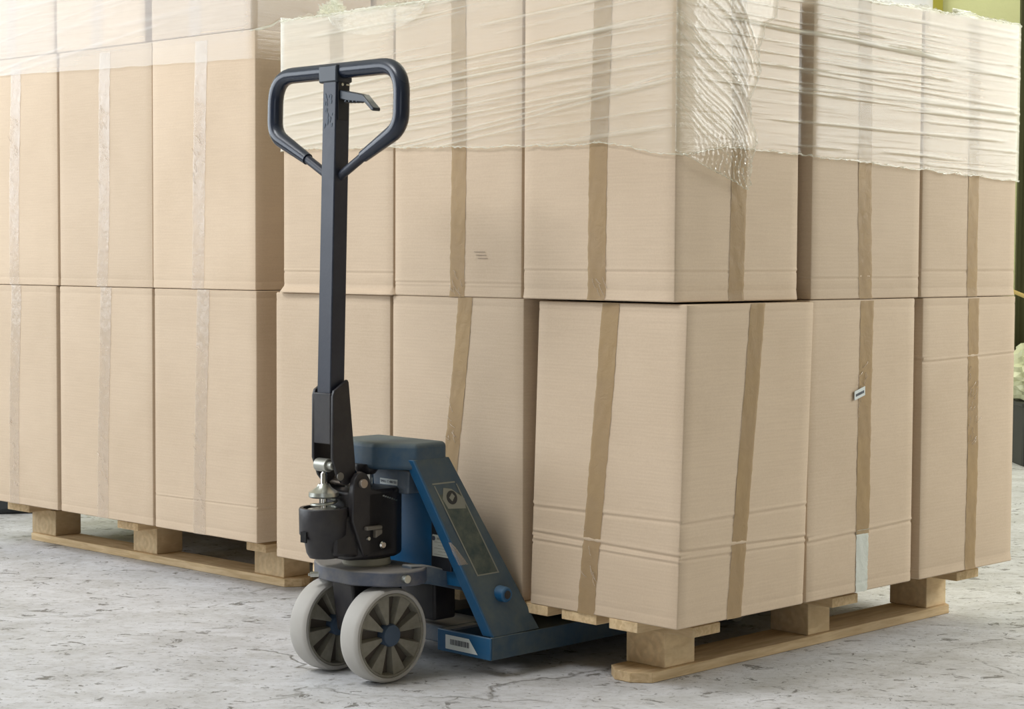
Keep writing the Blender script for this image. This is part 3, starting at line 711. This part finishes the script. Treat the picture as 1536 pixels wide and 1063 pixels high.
# dusty steering plate
o = MB().prism([(p.x, p.y) for p in fillet([(.10, -.115, 0), (.045, -.15, 0), (-.02, -.125, 0), (-.062, -.05, 0), (-.062, .05, 0), (-.02, .125, 0), (.045, .15, 0), (.10, .115, 0)], .05, 5, True)], 'z', .205, .236).build('steering_plate', DUSTP, J, .003)
MB().cyl((.012, -.128, .221), (.012, -.146, .221), .009).build('pin', ZINC, J, .001)
m = MB().cyl((-.052, .065, .214), (-.068, .075, .214), .006, seg=6).cyl((-.06, .07, .214), (-.072, .077, .214), .003); m.build('bolt', ZINC, J)
MB().lathe([(.03, 0), (.05, 0), (.052, .003), (.05, .016), (.03, .018)], (.025, 0, .236)).build('base_ring', mat_simple('dusty_ring', (.36, .34, .27), .8, 0, .5), J)
# pump casting
m = MB().prism([(p.x, p.y) for p in fillet([(-.06, -.035, 0), (-.02, -.056, 0), (.06, -.056, 0), (.10, -.03, 0), (.10, .03, 0), (.06, .056, 0), (-.02, .056, 0), (-.06, .035, 0)], .02, 4, True)], 'z', .254, .40)
m.build('pump_body', BLACK, J, .008, seg=3)
m = MB().lathe([(.0, 0), (.03, .0), (.036, .01), (.041, .035), (.051, .05), (.052, .102), (.050, .105), (.043, .105), (.042, .09), (.042, .06), (0, .06)], (-.093, 0, .262), 'z', 40)
m.build('spring_cup', BLACK, J)
m = MB().prism([(-.10, .27), (-.02, .258), (-.02, .36), (-.045, .375), (-.055, .352), (-.10, .335)], 'y', -.046, .046); m.build('cup_bridge', BLACK, J, .006)
MB().box(-.147, -.144, -.008, .010, .298, .32).build('cup_slot', mat_simple('slot', (.005, .005, .006), .9), J)
for sgn in (-1, 1):
    y0, y1 = sorted((sgn*.040, sgn*.056))
    ear = [(-.062, .34), (-.06, .40), (-.056, .425), (-.047, .437), (-.035, .441), (-.022, .436), (-.014, .424), (-.010, .405), (.02, .396), (.05, .398), (.05, .27), (-.03, .262)]
    MB().prism(ear, 'y', y0, y1).build('pivot_ear', BLACK, J, .003)
MB().cyl((-.036, -.064, .417), (-.036, .064, .417), .0095).build('pivot_pin', mat_simple('dull_pin', (.42, .36, .31), .4, .8), J, .001)
MB().box(-.03, .012, -.066, -.05, .318, .326).hexa([(-.006, -.066, .30), (.012, -.066, .308), (.012, -.05, .308), (-.006, -.05, .30)], [(-.006, -.066, .318), (.012, -.066, .318), (.012, -.05, .318), (-.006, -.05, .318)]).build('release_pedal', mat_simple('dusty_steel', (.20, .18, .15), .6, .3, .4), J, .002)
MB().lathe([(0, -.006), (.006, -.006), (.0085, -.003), (.0085, .0), (0, 0)], (.018, -.057, .283), 'y', 16).build('screw', CHROME, J)
MB().lathe([(0, -.004), (.004, -.004), (.005, 0), (0, 0)], (-.02, -.056, .30), 'y', 12).build('screw', ZINC, J)
m = MB()
for k in range(7):
    a = -2.2 + k*.2; m.box(.02+k*.006, .024+k*.006, -.058, -.055, .385-.002*k, .388-.002*k)
m.build('bright_scratch', ZINC, J)
# lifting ram
MB().lathe([(0, 0), (.013, 0), (.013, .05), (0, .05)], (.028, .004, .39), 'z', 24).build('ram', CHROME, J)
MB().lathe([(0, 0), (.018, 0), (.024, .008), (.026, .022), (0, .024)], (.028, .004, .428), 'z', 24).build('ram_boot', BLACK, J)
MB().lathe([(0, 0), (.009, 0), (.009, .05), (0, .05)], (.0, .035, .39), 'z', 20).build('ram', CHROME, J)
# pump piston with spring
PC = (-.093, 0, 0)
MB().lathe([(0, .32), (.0065, .32), (.0065, .437), (.004, .441), (0, .441)], PC, 'z', 16).build('piston_rod', CHROME, J)
MB().lathe([(0, .388), (.030, .388), (.032, .391), (.031, .399), (.026, .402), (.016, .409), (.012, .416), (0, .417)], PC, 'z', 32).build('spring_cap', ZINC, J)
sp_ = [(PC[0]+.026*math.cos(t), .026*math.sin(t), .335+.05*t/(2*PI*3.2)) for t in [2*PI*3.2*i/80 for i in range(81)]]
MB().tube(sp_, .003, 8).build('spring', ZINC, J)
MB().lathe([(0, .356), (.02, .356), (.033, .360), (.034, .363), (.02, .366), (0, .366)], PC, 'z', 24).build('washer', mat_simple('pale_washer', (.5, .48, .42), .5, .4), J)
MB().cyl((-.09, -.028, .455), (-.09, .028, .455), .0085).cyl((-.09, -.014, .455), (-.09, .022, .455), .014).build('roller', mat_simple('dull_roller', (.42, .42, .38), .4, .7), J, .001)
# handle bracket cheeks and column
for sgn in (-1, 1):
    y0, y1 = sorted((sgn*.027, sgn*.035))
    ck = [(-.097, .60), (-.093, .612), (-.058, .634), (-.054, .628), (-.036, .455), (-.036, .435), (-.044, .42), (-.058, .413), (-.072, .418), (-.084, .432), (-.098, .47)]
    MB().prism(ck, 'y', y0, y1).build('bracket_cheek', BLACK, J, .002)
MB().box(-.098, -.060, -.027, .027, .50, .606).build('bracket_web', BLACK, J, .002)
MB().cyl((-.078, -.037, .433), (-.078, -.0345, .433), .0085).build('rivet', mat_simple('dull_rivet', (.20, .19, .17), .5, .5), J)
def colc(z): return -.077 + (z-.5)/(1.27-.5)*.019
hx_ = .019
b0 = [(colc(.52)-hx_, -.022, .52), (colc(.52)+hx_, -.022, .52), (colc(.52)+hx_, .022, .52), (colc(.52)-hx_, .022, .52)]
t0 = [(colc(1.272)-hx_, -.021, 1.272), (colc(1.272)+hx_, -.021, 1.272), (colc(1.272)+hx_, .021, 1.272), (colc(1.272)-hx_, .021, 1.272)]
MB().hexa(b0, t0).build('handle_column', NAVY, J, .0025)
# loop handle
ca = colc(1.17)-.002
def hp(y, z): return (colc(z), y, z)
loop = [hp(-.012, 1.052), hp(-.088, 1.092), hp(-.203, 1.148), hp(-.203, 1.272), hp(.203, 1.272), hp(.203, 1.148), hp(.088, 1.092), hp(.012, 1.052)]
MB().tube(fillet([Vector(p) for p in loop], [0, 0, .05, .055, .055, .05, 0, 0], 9), .0095, 14).build('handle_tube', NAVY, J)
def mid(p, q, t): return Vector(p).lerp(Vector(q), t)
gp = [mid(loop[1], loop[2], .02)] + [Vector(p) for p in loop[2:6]] + [mid(loop[6], loop[5], .02)]
gpath = fillet(gp, [0, .05, .06, .06, .05, 0], 10)
rr = [.0125, .0165] + [.0168]*(len(gpath)-4) + [.0165, .0125]
MB().tube(gpath, rr, 20).build('grip', mat_paint('grip_rubber', (.012, .018, .036), (.05, .06, .075), .2, .16, 8, 0, True), J)['label'] = 'glossy dark navy grip sleeve'
MB().box(colc(1.26)-.0215, colc(1.26)+.022, -.025, .034, 1.247, 1.284).build('head_clamp', PLASTIC, J, .004)
lev = [(-.018, 1.222), (-.045, 1.216), (-.08, 1.212), (-.10, 1.210), (-.121, 1.193), (-.127, 1.191), (-.129, 1.197), (-.112, 1.211), (-.095, 1.226), (-.06, 1.233), (-.03, 1.238), (-.018, 1.24)]
lev = [(y, z-.008) for y, z in lev]
m = MB().prism(lev, 'x', colc(1.2)-.010, colc(1.2)+.010)
for k in range(4): m.cyl((colc(1.2)-.010, -.04-k*.012, 1.2075-k*.0006), (colc(1.2)+.010, -.04-k*.012, 1.2075-k*.0006), .0035, seg=10)
m.build('release_lever', PLASTIC, J, .002)
MB().box(colc(1.2)-.014, colc(1.2)+.014, -.0235, -.020, 1.17, 1.262).build('lever_slot', mat_simple('slot_dark', (.012, .014, .02), .5), J, .001)
MB().cyl((colc(1.25)-.004, -.0245, 1.243), (colc(1.25)-.004, -.02, 1.243), .003, seg=10).cyl((colc(1.25)+.004, -.0245, 1.243), (colc(1.25)+.014, -.0245, 1.243), .002, seg=10).build('pin', ZINC, J)
m = MB(); rd = random.Random(2)
for k in range(22):
    y = rd.uniform(-.012, .012); z = 1.19 + rd.uniform(-.035, .03); xx = colc(z)-.0196; wy_ = rd.uniform(.002, .006)
    m.add([(xx, y, z), (xx, y+wy_, z+rd.uniform(-.004, .004)), (xx, y+wy_*.8, z+rd.uniform(.004, .012)), (xx, y-.001, z+.007)], [(0, 1, 2, 3)])
m.build('worn_sticker', mat_simple('sticker_rest', (.075, .095, .125), .6), J)['label'] = 'pale remains of a worn sticker'
# blue head and arms
hd = [(p.x, p.y) for p in fillet([(.064, -.113, 0), (.012, -.035, 0), (.012, .035, 0), (.064, .113, 0), (.158, .113, 0), (.158, -.113, 0)], [.012, .02, .02, .012, .02, .02], 6, True)]
MB().prism(hd, 'z', .440, .497).build('head', DKBLUE, J, .010, seg=4)
for sgn in (-1, 1):
    def Q(a, b, z): return (a, sgn*b, z)
    # outer plate, tilting inwards to the top
    of = [Q(.186, .222, .086), Q(.058, .113, .463), Q(.158, .113, .463), Q(.325, .222, .088)]
    inn = [Q(.186, .216, .086), Q(.058, .107, .463), Q(.158, .107, .463), Q(.325, .216, .088)]
    ap = MB().hexa(of, inn).build('arm_plate', DKBLUE, J, .001)
    MB().hexa([Q(.183, .2225, .086), Q(.190, .2225, .086), Q(.190, .192, .086), Q(.183, .192, .086)], [Q(.054, .1135, .463), Q(.062, .1135, .463), Q(.062, .085, .463), Q(.054, .085, .463)]).build('arm_flange', BLUE, J, .002)
    MB().hexa([Q(.318, .2165, .088), Q(.325, .2165, .088), Q(.325, .19, .088), Q(.318, .19, .088)], [Q(.150, .1075, .463), Q(.158, .1075, .463), Q(.158, .085, .463), Q(.150, .085, .463)]).build('arm_flange', DKBLUE, J, .002)
    if sgn == -1:
        F0, F1, G1, G0 = [Vector(v) for v in of]  # front bottom, front top, back top, back bottom
        nrm = (F1-F0).cross(G0-F0).normalized()
        if nrm.y > 0: nrm = -nrm
        def A(s, t, o=.0008):   # s: 0 top .. 1 bottom, t: 0 front .. 1 back
            return tuple((F1.lerp(F0, s)).lerp(G1.lerp(G0, s), t) + nrm*o)
        def patch(m, pts, o): m.add([A(s, t, o) for s, t in pts], [tuple(range(len(pts)))])
        m = MB(); patch(m, [(.20, .22), (.20, .80), (.66, .72), (.66, .26)], .0007); m.build('decal_field', GREEN, J)['label'] = 'worn greenish decal field on the arm'
        m = MB()
        for pts in ([(.135, .18), (.135, .80), (.143, .80), (.143, .18)], [(.15, .2), (.15, .23), (.66, .27), (.66, .24)], [(.15, .80), (.15, .83), (.66, .76), (.66, .73)], [(.655, .24), (.655, .76), (.662, .76), (.662, .24)]): patch(m, pts, .0012)
        m.build('decal_border', PALE, J)
        m = MB(); patch(m, [(.165, .42), (.175, .62), (.235, .83), (.29, .74), (.28, .30), (.225, .27)], .0011); m.build('decal_patch', PALE, J)
        cc = Vector(A(.222, .52, .0016)); ux = (Vector(A(.222, .9, .0016))-Vector(A(.222, .1, .0016))).normalized(); uz = nrm.cross(ux)
        m = MB(); m.add([cc + ux*math.cos(t)*.0150 + uz*math.sin(t)*.0150 for t in [2*PI*i/28 for i in range(28)]], [tuple(range(28))]); m.build('emblem_disc', mat_simple('emblem_dark', (.02, .025, .03), .5), J)['label'] = 'dark round emblem'
        m = MB(); c2 = cc + nrm*.0004
        m.add([c2 + ux*x + uz*z for x, z in ((-.0085, .000), (.002, .0095), (.0085, .002), (-.001, -.0085))], [(0, 1, 2, 3)]); m.build('emblem_bar', PALE, J)['label'] = 'pale slanting bar in the round emblem'
        bc = Vector(A(.775, .56, 0)); dn = Vector((0, -1, 0))
        MB().cyl(bc - dn*.006, bc + dn*.022, .018, .016, 28).build('boss', BLUE, J, .003)
        MB().cyl(bc + dn*.0215, bc + dn*.0226, .009, .009, 20).build('boss_hole', BLACK, J)
        # torn clear sticker folded over the front flange
        m = MB(); rd = random.Random(6)
        for i in range(5):
            for j in range(5): m.v.append(tuple(Vector(A(.46+.13*i/4, -.10+.24*j/4*(.3+.7*i/4), .003+rd.uniform(0, .004)))))
        m.f = [(i*5+j, i*5+j+1, i*5+j+6, i*5+j+5) for i in range(4) for j in range(4)]
        m.build('torn_sticker', TAPEC, J, fix=False, smooth=False)['label'] = 'torn clear sticker on the edge of the arm'
MB().hexa([(.150, -.185, .19), (.150, .185, .19), (.156, .185, .19), (.156, -.185, .19)], [(.125, -.11, .445), (.125, .11, .445), (.131, .11, .445), (.131, -.11, .445)]).build('front_panel', BLUE, J, .001)
MB().prism([(p.x, p.y) for p in fillet([(-.075, .386, 0), (.035, .386, 0), (.040, .436, 0), (-.078, .436, 0)], .008, 4, True)], 'x', .075, .128).build('cross_block', DUSTB, J, .003)
lb = empty('serial_label', (.0742, -.012, .408), 0, J)
lb.name = 'serial_label'
o = MB().hexa([(0, -.030, -.006), (0, .026, -.006), (.0006, .026, -.006), (.0006, -.030, -.006)], [(0, -.030, .0065), (0, .026, .0065), (.0006, .026, .0065), (.0006, -.030, .0065)]).build('label_paper', WHITE, lb)
def text_mesh(name, body, size, parent, loc, rot, mat):
    c = bpy.data.curves.new(name, 'FONT'); c.body = body; c.size = size; c.extrude = .0001; c.align_x = 'CENTER'; c.align_y = 'CENTER'
    t = bpy.data.objects.new(name, c); me = bpy.data.meshes.new_from_object(t)
    bpy.data.objects.remove(t); bpy.data.curves.remove(c)
    o = bpy.data.objects.new(name, me); me.materials.append(mat); COL.objects.link(o); o.parent = parent; o.location = loc; o.rotation_euler = rot
    return o
text_mesh('label_text', 'SM4.1 T 480 SSI', .0078, lb, (-.0006, -.002, .0003), (PI/2, 0, -PI/2), INK)
# black battery plate with rating label on the panel
MB().box(.136, .142, -.144, -.082, .222, .330).build('black_plate', mat_simple('black_sheet', (.012, .013, .018), .35), J, .001)
rp = empty('rating_plate', (.1348, -.117, .275), 0, J)
MB().box(0, .001, -.027, .030, -.024, .022).build('plate_paper', mat_simple('rating_paper', (.42, .43, .38), .5), rp)
m = MB()
for k in range(5): m.box(-.0005, 0, -.022, .024 - (k % 2)*.012, .006-k*.0065, .0068-k*.0065)
m.box(-.0005, 0, .002, .016, .012, .0165); m.build('plate_print', mat_simple('grey_print', (.22, .22, .19), .6), rp)
MB().cyl((-.0006, .026, .014), (0, .026, .014), .005, seg=16).build('plate_logo', INK, rp)
for sgn in (-1, 1):
    m = MB().prism([(.045, .205), (.045, .243), (.10, .237), (.26, .190), (.26, .155), (.10, .197)], 'y', min(sgn*.088, sgn*.118), max(sgn*.088, sgn*.118)); m.build('push_rod', DUSTB, J, .003)
MB().box(.17, .235, -.055, .055, .10, .19).build('rocker', BLACK, J, .006)
# forks
for sgn in (-1, 1):
    fk = empty('fork', (0, sgn*.142, 0), 0, J)
    dk = DKBLUE
    MB().box(.175, .181, -.082, .082, .038, .086).build('fork_front', BLUE if sgn < 0 else DUSTB, fk, .002)
    for q in (-.082, .076):
        MB().prism([(.181, .038), (1.18, .038), (1.30, .058), (1.315, .075), (1.30, .084), (1.18, .086), (.181, .086)], 'y', q, q+.006).build('fork_side', dk, fk, .001)
    x0 = .275 if sgn < 0 else .181
    MB().box(x0, 1.25, -.076, .076, .0795, .0855).build('fork_top', DKBLUE if sgn < 0 else DUSTB, fk, .001)
    if sgn < 0: MB().box(.181, .275, .055, .076, .0795, .0855).build('fork_lip', DUSTB, fk, .001)
    for q in (-.03, .03):
        MB().cyl((1.05, q-.025, .036), (1.05, q+.025, .036), .035, seg=28).build('load_roller', TYRE, fk, .002)
    if sgn < 0:
        MB().hexa([(.235, -.032, .06), (.262, -.032, .06), (.262, -.026, .06), (.235, -.026, .06)], [(.215, -.030, .125), (.25, -.030, .125), (.25, -.024, .125), (.215, -.024, .125)]).build('rib', mat_paint('rib_paint', (.10, .13, .19), (.3, .3, .3), .5, .5), fk, .001)
        m = MB().add([(.1738, .055, .0455), (.1738, -.045, .0455), (.1738, -.018, .076), (.1738, .055, .076)], [(0, 1, 2, 3)])
        m.build('barcode_label', WHITE, fk, fix=False)
        m = MB(); rd = random.Random(11); y = .040
        while y > -.018:
            wd = rd.choice([.0008, .0012, .002]); m.box(.1734, .1737, y-wd, y, .056, .068); y -= wd + rd.choice([.0012, .002])
        m.build('barcode', INK, fk)['label'] = 'black barcode printed on the label'
MB().box(.205, .335, -.060, .060, .045, .084).build('cross_plate', DUSTB, J, .004)

# ------------------------------------------------------------------ things at the edges of the view
def curtain():
    m = MB(); n = 90
    for i in range(n+1):
        x = 2.265 + 1.3*i/n; y = 8.55 + .035*math.sin(i*.9) + .02*math.sin(i*.37+1)
        for z in (0.01, .8, 1.6, 2.4, 3.2): m.v.append((x, y + .01*math.sin(z*3+i*.2), z))
    m.f = [(i*5+j, (i+1)*5+j, (i+1)*5+j+1, i*5+j+1) for i in range(n) for j in range(4)]
    o = m.build('curtain', mat_wall('dark_cloth', (.10, .10, .035), (.075, .075, .03)), fix=False)
    md = o.modifiers.new('thick', 'SOLIDIFY'); md.thickness = .006
    tag(o, 'dark olive heavy curtain hanging at the right edge', 'curtain')
curtain()
cz = empty('crate', (2.62, 8.30, 0)); tag(cz, 'dark low crate standing at the right edge behind the front stack', 'crate')
PL = mat_simple('dark_crate', (.03, .032, .028), .6)
MB().box(-.42, .42, -.14, -.12, .0, .26).box(-.42, -.40, -.12, .13, .0, .26).box(.40, .42, -.12, .13, .0, .26).box(-.42, .42, .12, .14, .0, .26).build('side', PL, cz, .004)
MB().box(-.40, .40, -.12, .12, .0, .02).build('bottom', PL, cz)
MB().box(-.43, .43, -.15, .15, .255, .275).build('lid', PL, cz, .004)
def bag():
    bm = bmesh.new(); bmesh.ops.create_icosphere(bm, subdivisions=4, radius=1); rd = random.Random(3)
    for v in bm.verts:
        p = v.co.copy(); k = 1 + .16*math.sin(p.x*9+p.z*5)*math.sin(p.y*8+2) + .09*math.sin(p.z*21+p.x*13) + rd.uniform(-.03, .03)
        v.co = Vector((p.x*.17*k, p.y*.12*k, max(-.12, p.z*.135*k)*(1.2 if p.z > 0 else .9)))
    me = bpy.data.meshes.new('plastic_bag'); bm.to_mesh(me); bm.free(); me.materials.append(mat_simple('bag_plastic', (.62, .64, .42), .35, 0, .5))
    o = bpy.data.objects.new('plastic_bag', me); COL.objects.link(o); o.location = (2.33, 8.30, .382)
    tag(o, 'crumpled pale yellowish plastic bag on the dark crate', 'plastic bag')
bag()
o = MB().hexa([(0, 0, 0), (.02, .01, 0), (.02, .025, 0), (0, .015, 0)], [(-.155, .14, .86), (-.135, .15, .86), (-.135, .165, .86), (-.155, .155, .86)]).build('wooden_stick', WOOD, None, .001)
m = MB().cyl((0, 0, 0), (.30, .02, -.18), .009, .009, 10)
bpy.data.objects.remove(o)
o = MB().tube([(2.05, 8.26, .80), (2.25, 8.32, .725), (2.36, 8.36, .60), (2.56, 8.42, .285)], .009, 8).build('wooden_stick', mat_simple('yellow_wood', (.62, .46, .16), .6), None)
tag(o, 'thin yellow stick leaning from the crate lid past the far edge of the front stack', 'stick')
dk = empty('storage_bin', (-2.15, 6.75, 0), .25); tag(dk, 'dark grey bin on the floor behind the rear pallet at the left edge', 'bin')
MB().prism([(-.5, 0), (.5, 0), (.55, .55), (-.55, .55)], 'y', -.35, .35).build('tub', mat_simple('dark_tub', (.035, .04, .045), .6), dk, .02)
MB().box(-.58, .58, -.38, .38, .53, .56).build('rim', mat_simple('dark_rim', (.045, .05, .055), .6), dk, .006)
